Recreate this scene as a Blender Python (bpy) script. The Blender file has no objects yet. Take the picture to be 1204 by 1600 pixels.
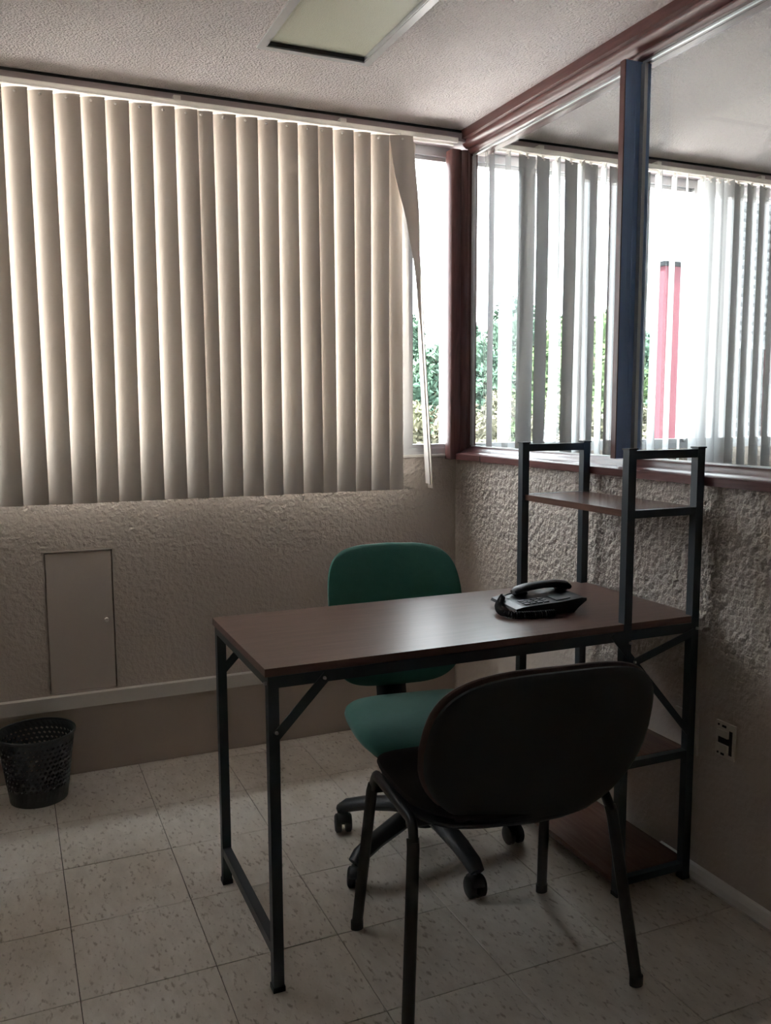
import bpy, bmesh, math, random
from mathutils import Vector, Matrix
R = math.radians
random.seed(7)
SC = bpy.context.scene
COL = SC.collection

# ------------------------------------------------------------------ camera
cam_d = bpy.data.cameras.new('camera')
cam = bpy.data.objects.new('camera', cam_d); COL.objects.link(cam)
SC.camera = cam
YAW, PITCH, ROLL, FPX = R(23.528), R(-6.697), R(-0.243), 1361.8
fwd = Vector((math.sin(YAW)*math.cos(PITCH), math.cos(YAW)*math.cos(PITCH), math.sin(PITCH)))
rgt = Vector((math.cos(YAW), -math.sin(YAW), 0)); upv = rgt.cross(fwd)
r2 = rgt*math.cos(ROLL)+upv*math.sin(ROLL); u2 = upv*math.cos(ROLL)-rgt*math.sin(ROLL)
M = Matrix(((r2.x, u2.x, -fwd.x, -1.723), (r2.y, u2.y, -fwd.y, -3.2206), (r2.z, u2.z, -fwd.z, 1.3042), (0, 0, 0, 1)))
cam.matrix_world = M
cam_d.sensor_fit = 'VERTICAL'; cam_d.sensor_height = 24.0
cam_d.lens = 24.0*FPX/1600.0
cam_d.clip_start = 0.02; cam_d.clip_end = 300

# ------------------------------------------------------------------ sky, sun, exposure
W = bpy.data.worlds.new('world'); SC.world = W; W.use_nodes = True
bg = W.node_tree.nodes['Background']
bg.inputs[0].default_value = (0.90, 0.95, 1.0, 1); bg.inputs[1].default_value = 4.0
sd = bpy.data.lights.new('sun', 'SUN'); sd.energy = 22.0; sd.angle = R(0.6); sd.color = (1.0, 0.97, 0.93)
sun = bpy.data.objects.new('sun', sd); COL.objects.link(sun)
sun.location = (-8, -3, 14); sun.rotation_euler = Vector((-0.45, -0.13, 0.88)).to_track_quat('Z', 'Y').to_euler()     # high on the left, just behind the facade line
vs = SC.view_settings
vs.view_transform = 'Standard'; vs.look = 'None'; vs.gamma = 1.0; vs.use_curve_mapping = False
vs.exposure = 1.97
cy = SC.cycles
cy.use_denoising = True; cy.max_bounces = 10; cy.diffuse_bounces = 6; cy.glossy_bounces = 4
cy.transmission_bounces = 8; cy.transparent_max_bounces = 24; cy.caustics_reflective = False

# ------------------------------------------------------------------ dimensions (metres)
H = 2.391            # ceiling
XL, YB = -2.6, -4.6  # left wall, back wall
X2 = 3.0             # far wall of the neighbouring office
SILL = 1.117
GROUND = -2.2

# ------------------------------------------------------------------ materials
def newmat(name):
    m = bpy.data.materials.new(name); m.use_nodes = True
    return m, m.node_tree.nodes, m.node_tree.links, m.node_tree.nodes['Principled BSDF']
def c4(c): return (c[0], c[1], c[2], 1)
def plain(name, col, rough=0.5, metal=0.0, spec=0.5, var=0.0, vscale=8.0, bump=0.0, bscale=200.0, sheen=0.0):
    m, n, l, p = newmat(name)
    p.inputs['Base Color'].default_value = c4(col); p.inputs['Roughness'].default_value = rough
    p.inputs['Metallic'].default_value = metal; p.inputs['Specular IOR Level'].default_value = spec
    if sheen: p.inputs['Sheen Weight'].default_value = sheen
    g = n.new('ShaderNodeNewGeometry')
    if var:
        t = n.new('ShaderNodeTexNoise'); t.inputs['Scale'].default_value = vscale; t.inputs['Detail'].default_value = 4
        l.new(g.outputs['Position'], t.inputs['Vector'])
        mx = n.new('ShaderNodeMix'); mx.data_type = 'RGBA'
        mx.inputs[6].default_value = c4([x*(1-var) for x in col]); mx.inputs[7].default_value = c4([min(1, x*(1+var)) for x in col])
        l.new(t.outputs['Fac'], mx.inputs[0]); l.new(mx.outputs[2], p.inputs['Base Color'])
    if bump:
        t = n.new('ShaderNodeTexNoise'); t.inputs['Scale'].default_value = bscale; t.inputs['Detail'].default_value = 3
        l.new(g.outputs['Position'], t.inputs['Vector'])
        b = n.new('ShaderNodeBump'); b.inputs['Strength'].default_value = bump; b.inputs['Distance'].default_value = 0.002
        l.new(t.outputs['Fac'], b.inputs['Height']); l.new(b.outputs[0], p.inputs['Normal'])
    return m

def stucco(name, col, dist, scale, strength=1.0, zsmooth=None, fine=0.25, var=0.06):
    """trowelled rough plaster: warped noise ridges as bump, worn smooth lower down where asked"""
    m, n, l, p = newmat(name)
    p.inputs['Roughness'].default_value = 0.75; p.inputs['Specular IOR Level'].default_value = 0.25
    g = n.new('ShaderNodeNewGeometry')
    a = n.new('ShaderNodeTexNoise'); a.inputs['Scale'].default_value = scale; a.inputs['Detail'].default_value = 2.5; a.inputs['Distortion'].default_value = 0.0
    f = n.new('ShaderNodeTexNoise'); f.inputs['Scale'].default_value = scale*3.3; f.inputs['Detail'].default_value = 2
    big = n.new('ShaderNodeTexNoise'); big.inputs['Scale'].default_value = 2.3; big.inputs['Detail'].default_value = 3
    for t in (a, f, big): l.new(g.outputs['Position'], t.inputs['Vector'])
    rp = n.new('ShaderNodeValToRGB'); rp.color_ramp.elements[0].position = 0.28; rp.color_ramp.elements[1].position = 0.74
    l.new(a.outputs['Fac'], rp.inputs[0])
    ad = n.new('ShaderNodeMath'); ad.operation = 'MULTIPLY_ADD'; ad.inputs[1].default_value = fine
    l.new(f.outputs['Fac'], ad.inputs[0]); l.new(rp.outputs[0], ad.inputs[2])
    h = ad.outputs[0]
    if zsmooth:
        s = n.new('ShaderNodeSeparateXYZ'); l.new(g.outputs['Position'], s.inputs[0])
        q = n.new('ShaderNodeMath'); q.operation = 'MULTIPLY_ADD'; q.inputs[1].default_value = 0.7; q.inputs[2].default_value = -0.35
        l.new(big.outputs['Fac'], q.inputs[0])
        s2 = n.new('ShaderNodeMath'); s2.operation = 'ADD'; l.new(s.outputs['Z'], s2.inputs[0]); l.new(q.outputs[0], s2.inputs[1])
        mr = n.new('ShaderNodeMapRange'); mr.inputs[1].default_value = zsmooth[0]; mr.inputs[2].default_value = zsmooth[1]
        mr.inputs[3].default_value = zsmooth[2]; mr.inputs[4].default_value = 1.0
        l.new(s2.outputs[0], mr.inputs[0])
        mu = n.new('ShaderNodeMath'); mu.operation = 'MULTIPLY'; l.new(h, mu.inputs[0]); l.new(mr.outputs[0], mu.inputs[1]); h = mu.outputs[0]
    b = n.new('ShaderNodeBump'); b.inputs['Strength'].default_value = strength; b.inputs['Distance'].default_value = dist
    l.new(h, b.inputs['Height']); l.new(b.outputs[0], p.inputs['Normal'])
    mx = n.new('ShaderNodeMix'); mx.data_type = 'RGBA'
    mx.inputs[6].default_value = c4([x*(1-var) for x in col]); mx.inputs[7].default_value = c4([x*(1+var) for x in col])
    l.new(big.outputs['Fac'], mx.inputs[0]); l.new(mx.outputs[2], p.inputs['Base Color'])
    return m

def tile_mat():
    """beige vinyl composition tile: soft mottling and short dark chips, satin wax"""
    m, n, l, p = newmat('vinyl_tile')
    g = n.new('ShaderNodeNewGeometry'); oi = n.new('ShaderNodeObjectInfo')
    # every tile is cut from another place of the pattern
    rv = n.new('ShaderNodeVectorMath'); rv.operation = 'SCALE'; rv.inputs[0].default_value = (17, 31, 3)
    l.new(oi.outputs['Random'], rv.inputs['Scale'])
    po = n.new('ShaderNodeVectorMath'); po.operation = 'ADD'; l.new(g.outputs['Position'], po.inputs[0]); l.new(rv.outputs[0], po.inputs[1])
    st = n.new('ShaderNodeMapping'); st.inputs['Scale'].default_value = (1.0, 0.42, 1.0); st.inputs['Rotation'].default_value = (0, 0, 0.5)
    l.new(po.outputs[0], st.inputs['Vector'])
    soft = n.new('ShaderNodeTexNoise'); soft.inputs['Scale'].default_value = 26; soft.inputs['Detail'].default_value = 5; soft.inputs['Roughness'].default_value = 0.65
    l.new(st.outputs[0], soft.inputs['Vector'])
    chip = n.new('ShaderNodeTexNoise'); chip.inputs['Scale'].default_value = 105; chip.inputs['Detail'].default_value = 2
    l.new(st.outputs[0], chip.inputs['Vector'])
    dirt = n.new('ShaderNodeTexNoise'); dirt.inputs['Scale'].default_value = 1.7; dirt.inputs['Detail'].default_value = 4
    l.new(g.outputs['Position'], dirt.inputs['Vector'])
    r1 = n.new('ShaderNodeValToRGB'); e = r1.color_ramp.elements
    e[0].position = 0.30; e[0].color = (0.64, 0.60, 0.545, 1); e[1].position = 0.68; e[1].color = (0.80, 0.77, 0.72, 1)
    l.new(soft.outputs['Fac'], r1.inputs[0])
    r2_ = n.new('ShaderNodeValToRGB'); e = r2_.color_ramp.elements
    e[0].position = 0.58; e[0].color = (0, 0, 0, 1); e[1].position = 0.72; e[1].color = (1, 1, 1, 1)
    l.new(chip.outputs['Fac'], r2_.inputs[0])
    mx = n.new('ShaderNodeMix'); mx.data_type = 'RGBA'; mx.inputs[7].default_value = (0.40, 0.35, 0.30, 1)
    l.new(r2_.outputs[0], mx.inputs[0]); l.new(r1.outputs[0], mx.inputs[6])
    m2 = n.new('ShaderNodeMix'); m2.data_type = 'RGBA'; m2.blend_type = 'MULTIPLY'; m2.inputs[0].default_value = 1.0
    r3 = n.new('ShaderNodeValToRGB'); e = r3.color_ramp.elements
    e[0].position = 0.35; e[0].color = (0.80, 0.76, 0.70, 1); e[1].position = 0.65; e[1].color = (1, 1, 1, 1)
    l.new(dirt.outputs['Fac'], r3.inputs[0]); l.new(mx.outputs[2], m2.inputs[6]); l.new(r3.outputs[0], m2.inputs[7])
    l.new(m2.outputs[2], p.inputs['Base Color'])
    p.inputs['Roughness'].default_value = 0.33; p.inputs['Specular IOR Level'].default_value = 0.5
    b = n.new('ShaderNodeBump'); b.inputs['Strength'].default_value = 0.15; b.inputs['Distance'].default_value = 0.002
    l.new(soft.outputs['Fac'], b.inputs['Height']); l.new(b.outputs[0], p.inputs['Normal'])
    return m

def wood_mat(name, c1, c2, axis, rough=0.3, scale=9.0, spec=0.5):
    m, n, l, p = newmat(name)
    g = n.new('ShaderNodeNewGeometry'); mp = n.new('ShaderNodeMapping')
    s = [7.0, 7.0, 7.0]; s['xyz'.index(axis)] = 0.7; mp.inputs['Scale'].default_value = s
    l.new(g.outputs['Position'], mp.inputs['Vector'])
    t = n.new('ShaderNodeTexNoise'); t.inputs['Scale'].default_value = scale; t.inputs['Detail'].default_value = 5; t.inputs['Distortion'].default_value = 1.2
    l.new(mp.outputs[0], t.inputs['Vector'])
    rp = n.new('ShaderNodeValToRGB'); e = rp.color_ramp.elements
    e[0].position = 0.32; e[0].color = c4(c1); e[1].position = 0.70; e[1].color = c4(c2)
    l.new(t.outputs['Fac'], rp.inputs[0]); l.new(rp.outputs[0], p.inputs['Base Color'])
    p.inputs['Roughness'].default_value = rough; p.inputs['Specular IOR Level'].default_value = spec
    return m

def cloth_slat(name, col, trans):
    """woven blind fabric, lets part of the daylight through"""
    m, n, l, p = newmat(name)
    p.inputs['Base Color'].default_value = c4(col); p.inputs['Roughness'].default_value = 0.7; p.inputs['Specular IOR Level'].default_value = 0.2
    g = n.new('ShaderNodeNewGeometry'); t = n.new('ShaderNodeTexNoise'); t.inputs['Scale'].default_value = 420; t.inputs['Detail'].default_value = 2
    l.new(g.outputs['Position'], t.inputs['Vector'])
    b = n.new('ShaderNodeBump'); b.inputs['Strength'].default_value = 0.12; b.inputs['Distance'].default_value = 0.001
    l.new(t.outputs['Fac'], b.inputs['Height']); l.new(b.outputs[0], p.inputs['Normal'])
    tr = n.new('ShaderNodeBsdfTranslucent'); tr.inputs[0].default_value = c4([col[0], col[1]*0.98, col[2]*0.95])
    mx = n.new('ShaderNodeMixShader'); mx.inputs[0].default_value = trans
    l.new(p.outputs[0], mx.inputs[1]); l.new(tr.outputs[0], mx.inputs[2])
    l.new(mx.outputs[0], n['Material Output'].inputs['Surface'])
    return m

def glass_mat(name, tint=(0.96, 0.98, 0.97), refl=1.0):
    m, n, l, p = newmat(name)
    n.remove(p)
    tr = n.new('ShaderNodeBsdfTransparent'); tr.inputs[0].default_value = c4(tint)
    gl = n.new('ShaderNodeBsdfGlossy'); gl.inputs['Roughness'].default_value = 0.0; gl.inputs[0].default_value = (1, 1, 1, 1)
    fr = n.new('ShaderNodeLayerWeight'); fr.inputs['Blend'].default_value = 0.5          # Schlick, the same on both faces
    pw = n.new('ShaderNodeMath'); pw.operation = 'POWER'; pw.inputs[1].default_value = 5.0; l.new(fr.outputs['Facing'], pw.inputs[0])
    mu = n.new('ShaderNodeMath'); mu.operation = 'MULTIPLY_ADD'; mu.inputs[1].default_value = 0.96*refl; mu.inputs[2].default_value = 0.04*refl; l.new(pw.outputs[0], mu.inputs[0])
    mx = n.new('ShaderNodeMixShader'); l.new(mu.outputs[0], mx.inputs[0]); l.new(tr.outputs[0], mx.inputs[1]); l.new(gl.outputs[0], mx.inputs[2])
    l.new(mx.outputs[0], n['Material Output'].inputs['Surface'])
    return m

def leaf_mat(name, c1, c2):
    m, n, l, p = newmat(name)
    g = n.new('ShaderNodeNewGeometry'); t = n.new('ShaderNodeTexNoise'); t.inputs['Scale'].default_value = 1.4; t.inputs['Detail'].default_value = 4
    l.new(g.outputs['Position'], t.inputs['Vector'])
    rp = n.new('ShaderNodeValToRGB'); e = rp.color_ramp.elements
    e[0].position = 0.35; e[0].color = c4(c1); e[1].position = 0.65; e[1].color = c4(c2)
    l.new(t.outputs['Fac'], rp.inputs[0]); l.new(rp.outputs[0], p.inputs['Base Color'])
    p.inputs['Roughness'].default_value = 0.9; p.inputs['Specular IOR Level'].default_value = 0.05
    return m

WALL = (0.52, 0.455, 0.40)
MT = dict(
    stucco=stucco('stucco_wall', WALL, 0.0045, 60, 1.0, (0.25, 0.85, 0.35)),
    stucco_r=stucco('stucco_partition', WALL, 0.014, 46, 1.0, (0.45, 0.85, 0.08)),
    paint=plain('painted_plaster', WALL, 0.6, var=0.07, vscale=3, bump=0.25, bscale=60),
    bounce_white=plain('bounce_white_plaster', (0.76, 0.74, 0.71), 0.6, var=0.04, vscale=3, bump=0.2, bscale=60),  # unseen walls made white to bounce more daylight into the room
    paint_low=plain('painted_plaster_low', (0.46, 0.39, 0.33), 0.6, var=0.10, vscale=4, bump=0.2, bscale=40),
    panel=plain('painted_metal_panel', (0.50, 0.44, 0.39), 0.5, var=0.04, vscale=5),
    ceiling=stucco('ceiling_plaster', (0.80, 0.735, 0.725), 0.008, 140, 1.0, None, 0.3, 0.04),
    tile=tile_mat(),
    grout=plain('tile_joint', (0.07, 0.06, 0.05), 0.8, var=0.3, vscale=30),
    pvc=plain('white_pvc', (0.66, 0.63, 0.58), 0.4, var=0.04),
    rail=cloth_slat('white_rail', (0.86, 0.85, 0.83), 0.5),
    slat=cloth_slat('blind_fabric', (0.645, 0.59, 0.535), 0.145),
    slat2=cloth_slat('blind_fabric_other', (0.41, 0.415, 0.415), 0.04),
    alu=plain('aluminium', (0.55, 0.56, 0.57), 0.35, metal=0.7, var=0.05),
    header=plain('header_paint', (0.36, 0.31, 0.32), 0.5, var=0.05),
    redwood=wood_mat('red_brown_wood', (0.085, 0.032, 0.030), (0.15, 0.062, 0.056), 'y', 0.28),
    redwood_v=wood_mat('red_brown_wood_upright', (0.085, 0.032, 0.030), (0.15, 0.062, 0.056), 'z', 0.28),
    haze_blue=plain('post_haze_blue', (0.30, 0.44, 0.72), 0.45, var=0.12, vscale=6),  # lens haze over the dark wood, put into the base colour
    glass=glass_mat('window_glass', (0.97, 0.98, 0.975), 0.3), glass_p=glass_mat('partition_glass', (0.95, 0.97, 0.97), 1.0),
    desk=wood_mat('walnut_laminate', (0.115, 0.060, 0.046), (0.16, 0.088, 0.068), 'x', 0.33, 7, 0.5),
    desk_y=wood_mat('walnut_laminate_shelf', (0.115, 0.060, 0.046), (0.16, 0.088, 0.068), 'y', 0.22, 7, 0.5),
    steel=plain('black_steel', (0.021, 0.032, 0.040), 0.42, spec=0.5, bump=0.05, bscale=500),  # black steel, its bluish lift painted in for lens haze
    bolt=plain('zinc_bolt', (0.5, 0.5, 0.5), 0.3, metal=1.0),
    green=plain('green_fabric', (0.052, 0.180, 0.145), 0.85, spec=0.2, var=0.12, vscale=40, bump=0.3, bscale=700, sheen=0.3),
    brown=plain('brown_fabric', (0.095, 0.056, 0.048), 0.9, spec=0.2, var=0.12, vscale=40, bump=0.3, bscale=700, sheen=0.3),
    tubeblack=plain('black_tube', (0.011, 0.012, 0.013), 0.4),
    blackcloth=plain('black_fabric', (0.018, 0.015, 0.014), 0.9, spec=0.2, var=0.12, vscale=40, bump=0.3, bscale=700),
    plastic=plain('black_plastic', (0.010, 0.0135, 0.0155), 0.48, bump=0.08, bscale=600),
    rubber=plain('caster_rubber', (0.02, 0.02, 0.02), 0.6),
    phone=plain('phone_plastic', (0.010, 0.012, 0.016), 0.36, spec=0.4),
    key=plain('phone_keys', (0.07, 0.08, 0.09), 0.4),
    lcd=plain('phone_display', (0.16, 0.18, 0.19), 0.12),
    bin=plain('grey_plastic', (0.042, 0.050, 0.053), 0.45, bump=0.05),
    diff=plain('prismatic_diffuser', (0.66, 0.67, 0.54), 0.35, bump=0.8, bscale=330),
    enamel=plain('white_enamel', (0.50, 0.50, 0.50), 0.3),
    darkgap=plain('dark_gap_shade', (0.02, 0.025, 0.03), 0.6),  # shade in the ceiling gap and light recess, as dark colour
    socket=plain('socket_ivory', (0.58, 0.53, 0.46), 0.45, var=0.08, vscale=60),
    dark=plain('dark_hollow', (0.012, 0.012, 0.012), 0.7),
    leaf_a=leaf_mat('leaf_blue_green', (0.027, 0.050, 0.038), (0.046, 0.076, 0.052)),
    leaf_b=leaf_mat('leaf_green', (0.036, 0.062, 0.026), (0.060, 0.090, 0.040)),
    leaf_c=leaf_mat('leaf_dry', (0.055, 0.060, 0.036), (0.105, 0.10, 0.075)),
    bark=plain('bark', (0.12, 0.085, 0.06), 0.9, var=0.3, vscale=10),
    soil=plain('dry_ground', (0.45, 0.425, 0.41), 0.95, var=0.25, vscale=0.6),
    redwall=plain('red_render', (0.068, 0.026, 0.032), 0.9, spec=0.03, var=0.05, vscale=1),
    conc=plain('grey_concrete', (0.010, 0.011, 0.012), 0.9, spec=0.03, var=0.06, vscale=2),
    louvre=plain('louvre_grey', (0.034, 0.035, 0.036), 0.9, spec=0.03),
)

# ------------------------------------------------------------------ builders
def link(name, data, parent=None):
    o = bpy.data.objects.new(name, data); COL.objects.link(o)
    if parent: o.parent = parent
    return o
def wloc(o):
    v = Vector((0, 0, 0))
    while o: v += o.location; o = o.parent
    return v
def build(name, bm, mat, parent=None, world=True, smooth=False, bevel=0.0, seg=2):
    """one bmesh -> one mesh object; world=True: the bmesh is in room coordinates"""
    if bevel:
        bmesh.ops.bevel(bm, geom=[e for e in bm.edges if len(e.link_faces) == 2 and e.calc_face_angle(0) > 0.5], offset=bevel, segments=seg, affect='EDGES', profile=0.5)
    bmesh.ops.recalc_face_normals(bm, faces=bm.faces[:])
    if world and parent: bmesh.ops.translate(bm, verts=bm.verts[:], vec=-wloc(parent))
    me = bpy.data.meshes.new(name); bm.to_mesh(me); bm.free()
    if smooth:
        me.polygons.foreach_set('use_smooth', [True]*len(me.polygons))
        try: me.set_sharp_from_angle(angle=R(38))
        except Exception: pass
    me.materials.append(MT[mat] if isinstance(mat, str) else mat)
    return link(name, me, parent)
def tag(o, label=None, cat=None, group=None, kind=None):
    if label: o['label'] = label
    if cat: o['category'] = cat
    if group: o['group'] = group
    if kind: o['kind'] = kind
    return o
def thing(name, loc, label, cat, rz=0.0, group=None):
    o = link(name, None); o.location = loc; o.rotation_euler = (0, 0, rz); o.empty_display_size = 0.1
    return tag(o, label, cat, group)
def group_struct(name, loc=(0, 0, 0)):
    o = link(name, None); o.location = loc; o['kind'] = 'structure'; return o
def box(bm, x0, x1, y0, y1, z0, z1):
    vs_ = [bm.verts.new(p) for p in [(x0,y0,z0),(x1,y0,z0),(x1,y1,z0),(x0,y1,z0),(x0,y0,z1),(x1,y0,z1),(x1,y1,z1),(x0,y1,z1)]]
    for f in [(0,3,2,1),(4,5,6,7),(0,1,5,4),(1,2,6,5),(2,3,7,6),(3,0,4,7)]: bm.faces.new([vs_[i] for i in f])
    return vs_
def bx(*a): b = bmesh.new(); box(b, *a); return b
def boxes(lst):
    b = bmesh.new()
    for a in lst: box(b, *a)
    return b
def bar(bm, a, b, w, t, side=None):
    """square tube from a to b, w wide across 'side', t thick the other way"""
    a, b = Vector(a), Vector(b); d = (b-a).normalized()
    s = Vector(side) if side else (Vector((0, 0, 1)) if abs(d.z) < 0.9 else Vector((1, 0, 0)))
    u = (s-d*s.dot(d)).normalized(); v = d.cross(u)
    rings = [[bm.verts.new(p+u*w/2*i+v*t/2*j) for i, j in ((-1,-1),(1,-1),(1,1),(-1,1))] for p in (a, b)]
    for k in range(4): bm.faces.new([rings[0][k], rings[0][(k+1) % 4], rings[1][(k+1) % 4], rings[1][k]])
    bm.faces.new(rings[0][::-1]); bm.faces.new(rings[1])
def tube(bm, pts, r, n=10, ry=None, ref=(0, 1, 0), closed=False, rads=None):
    """sweep an ellipse (r across, ry along ref) along a path"""
    pts = [Vector(p) for p in pts]; ry = ry or r; rings = []
    for i, p in enumerate(pts):
        a = pts[i-1] if (i > 0 or closed) else pts[i]; b = pts[(i+1) % len(pts)] if (i < len(pts)-1 or closed) else pts[i]
        d = (b-a).normalized(); s = Vector(ref)
        if abs(d.dot(s)) > 0.95: s = Vector((1, 0, 0)) if abs(d.x) < 0.9 else Vector((0, 0, 1))
        v = (s-d*s.dot(d)).normalized(); u = v.cross(d); k = rads[i] if rads else 1.0
        rings.append([bm.verts.new(p+u*r*k*math.cos(2*math.pi*j/n)+v*ry*k*math.sin(2*math.pi*j/n)) for j in range(n)])
    m = len(rings)
    for i in range(m if closed else m-1):
        A, B = rings[i], rings[(i+1) % m]
        for j in range(n): bm.faces.new([A[j], A[(j+1) % n], B[(j+1) % n], B[j]])
    if not closed: bm.faces.new(rings[0][::-1]); bm.faces.new(rings[-1])
def fillet(pts, r, n=5):
    """round the inner corners of a path"""
    pts = [Vector(p) for p in pts]; out = [pts[0]]
    for i in range(1, len(pts)-1):
        a, p, b = pts[i-1], pts[i], pts[i+1]; k = min(r, (a-p).length*0.45, (b-p).length*0.45)
        s, e = p+(a-p).normalized()*k, p+(b-p).normalized()*k
        for j in range(n+1):
            t = j/n; out.append(s*(1-t)**2+p*2*t*(1-t)+e*t*t)
    return out+[pts[-1]]
def lathe(bm, prof, n=24, c=(0, 0, 0), cap=True):
    rings = [[bm.verts.new((c[0]+r*math.cos(2*math.pi*j/n), c[1]+r*math.sin(2*math.pi*j/n), c[2]+z)) for j in range(n)] for r, z in prof]
    for A, B in zip(rings, rings[1:]):
        for j in range(n): bm.faces.new([A[j], A[(j+1) % n], B[(j+1) % n], B[j]])
    if cap: bm.faces.new(rings[0][::-1]); bm.faces.new(rings[-1])
def prism(bm, poly, axis, a, b):
    """polygon in the two other axes, pulled along axis from a to b"""
    def P(u, v, w): return {'x': (w, u, v), 'y': (u, w, v), 'z': (u, v, w)}[axis]
    A = [bm.verts.new(P(u, v, a)) for u, v in poly]; B = [bm.verts.new(P(u, v, b)) for u, v in poly]; n = len(poly)
    for i in range(n): bm.faces.new([A[i], A[(i+1) % n], B[(i+1) % n], B[i]])
    bm.faces.new(A[::-1]); bm.faces.new(B)
def pillow(bm, outline, t, f, p=3.2, tb=None):
    """cushion: outline in (u,v), t thick in front and tb behind, mapped into space by f(u,v,w)"""
    tb = t if tb is None else tb
    S = [0.0, 0.35, 0.62, 0.80, 0.90, 0.96, 0.99, 1.0]
    def w(s): return (max(0.0, 1-s**p))**(1/p)
    rings = []
    seq = [(s, t*w(s)) for s in S[1:]]+[(s, -tb*w(s)) for s in S[-2:0:-1]]
    for s, ww in seq: rings.append([bm.verts.new(f(u*s, v*s, ww)) for u, v in outline])
    n = len(outline)
    for A, B in zip(rings, rings[1:]):
        for j in range(n): bm.faces.new([A[j], A[(j+1) % n], B[(j+1) % n], B[j]])
    c0, c1 = bm.verts.new(f(0, 0, t)), bm.verts.new(f(0, 0, -tb))
    for j in range(n):
        bm.faces.new([c0, rings[0][(j+1) % n], rings[0][j]]); bm.faces.new([c1, rings[-1][j], rings[-1][(j+1) % n]])
def squircle(a, b, e=4.0, n=56, taper=0.0):
    o = []
    for i in range(n):
        th = 2*math.pi*i/n; c, s = math.cos(th), math.sin(th)
        u = math.copysign(abs(c)**(2/e), c)*a; v = math.copysign(abs(s)**(2/e), s)*b
        o.append((u*(1+taper*v/b), v))
    return o

# ------------------------------------------------------------------ floor with its tiles
S = 0.305; TX, TY = -1.3255, -0.3829
floor = tag(build('floor', bx(XL-0.15, X2+0.15, YB-0.15, 0.15, -0.12, -0.003), 'grout'), kind='structure')
def tile_mesh(x0, x1, y0, y1):
    b = bx(x0, x1, y0, y1, -0.003, 0.0)
    bmesh.ops.bevel(b, geom=[e for e in b.edges if all(v.co.z > -0.001 for v in e.verts)], offset=0.0008, segments=1, affect='EDGES')
    me = bpy.data.meshes.new('tile'); b.to_mesh(me); b.free(); me.materials.append(MT['tile']); return me
tag(build('floor_2', bx(0.10, X2, YB, 0.0, -0.003, 0.0), 'tile'), kind='structure')
G = 0.0010
full = tile_mesh(G, S-G, G, S-G)
def lay(xmin, xmax, ymin, ymax):
    i0 = math.floor((xmin-TX)/S); j0 = math.floor((ymin-TY)/S)
    for i in range(i0, math.ceil((xmax-TX)/S)):
        for j in range(j0, math.ceil((ymax-TY)/S)):
            x0, y0 = TX+i*S, TY+j*S
            a, b, c, d = max(x0, xmin)-x0, min(x0+S, xmax)-x0, max(y0, ymin)-y0, min(y0+S, ymax)-y0
            if b-a < 0.01 or d-c < 0.01: continue
            me = full if (a == 0 and c == 0 and b == S and d == S) else tile_mesh(a+G, b-G, c+G, d-G)
            o = link('tile', me, floor); o.location = (x0, y0, 0)
            o.rotation_euler = (R(random.uniform(-.05, .05)), R(random.uniform(-.05, .05)), 0)
lay(XL, 0.0, YB, 0.0)

# ------------------------------------------------------------------ ceiling (hole for the light fitting)
LX0, LX1, LY0, LY1 = -0.945, -0.628, -1.80, -0.555
b = bmesh.new()
for a in [(XL-.15, LX0, YB-.15, .15), (LX1, X2+.15, YB-.15, .15), (LX0, LX1, LY1, .15), (LX0, LX1, YB-.15, LY0)]:
    box(b, a[0], a[1], a[2], a[3], H, H+0.30)
box(b, LX0, LX1, LY0, LY1, H+0.10, H+0.30)
tag(build('ceiling', b, 'ceiling'), kind='structure')
# roof slab that shades the facade
tag(build('roof', bx(XL-2.5, X2+2.5, YB-3, 0.55, H+0.30, H+0.50), 'conc'), kind='structure')

# ------------------------------------------------------------------ walls
T = 0.15
AX0, AX1, AZ0, AZ1 = -1.623, -1.386, 0.300, 0.817      # access panel opening
b = boxes([(XL-T, AX0, 0, T, 0.25, SILL), (AX1, X2+T, 0, T, 0.25, SILL), (AX0, AX1, 0, T, 0.25, AZ0), (AX0, AX1, 0, T, AZ1, SILL), (AX0, AX1, 0.05, T, AZ0, AZ1)])
tag(build('wall_window', b, 'stucco'), kind='structure')
tag(build('wall_window_low', bx(XL-T, X2+T, 0, T, -0.003, 0.25), 'paint_low'), kind='structure')
tag(build('wall_window_top', bx(XL-T, X2+T, 0.0, T, 2.345, H), 'header'), kind='structure')
tag(build('wall_right', bx(0, 0.10, YB, 0.0, -0.003, 1.10), 'stucco_r'), kind='structure')
tag(build('wall_left', bx(XL-T, XL, YB-T, 0.0, -0.003, H), 'bounce_white'), kind='structure')
tag(build('wall_back', bx(XL, X2, YB-T, YB, -0.003, H), 'bounce_white'), kind='structure')
tag(build('wall_far', bx(X2, X2+T, YB-T, 0.0, -0.003, H), 'bounce_white'), kind='structure')
# cable trunking along the window wall, cove strip at the foot of the partition
tag(build('trim_1', bx(XL, -0.002, -0.028, -0.001, 0.252, 0.300), 'pvc', bevel=0.004), kind='structure')
b = bmesh.new(); prism(b, [(-0.001, 0.001), (-0.030, 0.001), (-0.030, 0.007), (-0.022, 0.020), (-0.010, 0.030), (-0.001, 0.034)], 'y', YB, -1.30)
tag(build('baseboard_right', b, 'pvc'), kind='structure')
# thin sill ledge and dark-coloured strip for the shade in the ceiling gap
tag(build('trim_2', bx(XL, -0.052, -0.006, 0.03, SILL-0.006, SILL+0.003), 'pvc', bevel=0.002), kind='structure')
tag(build('trim_3', bx(XL, X2, -0.078, -0.0, 2.3455, 2.378), 'header', bevel=0.003), kind='structure')
tag(build('trim_4', bx(XL, X2, -0.070, -0.0, 2.3785, H-0.0005), 'darkgap'), kind='structure')

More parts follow.
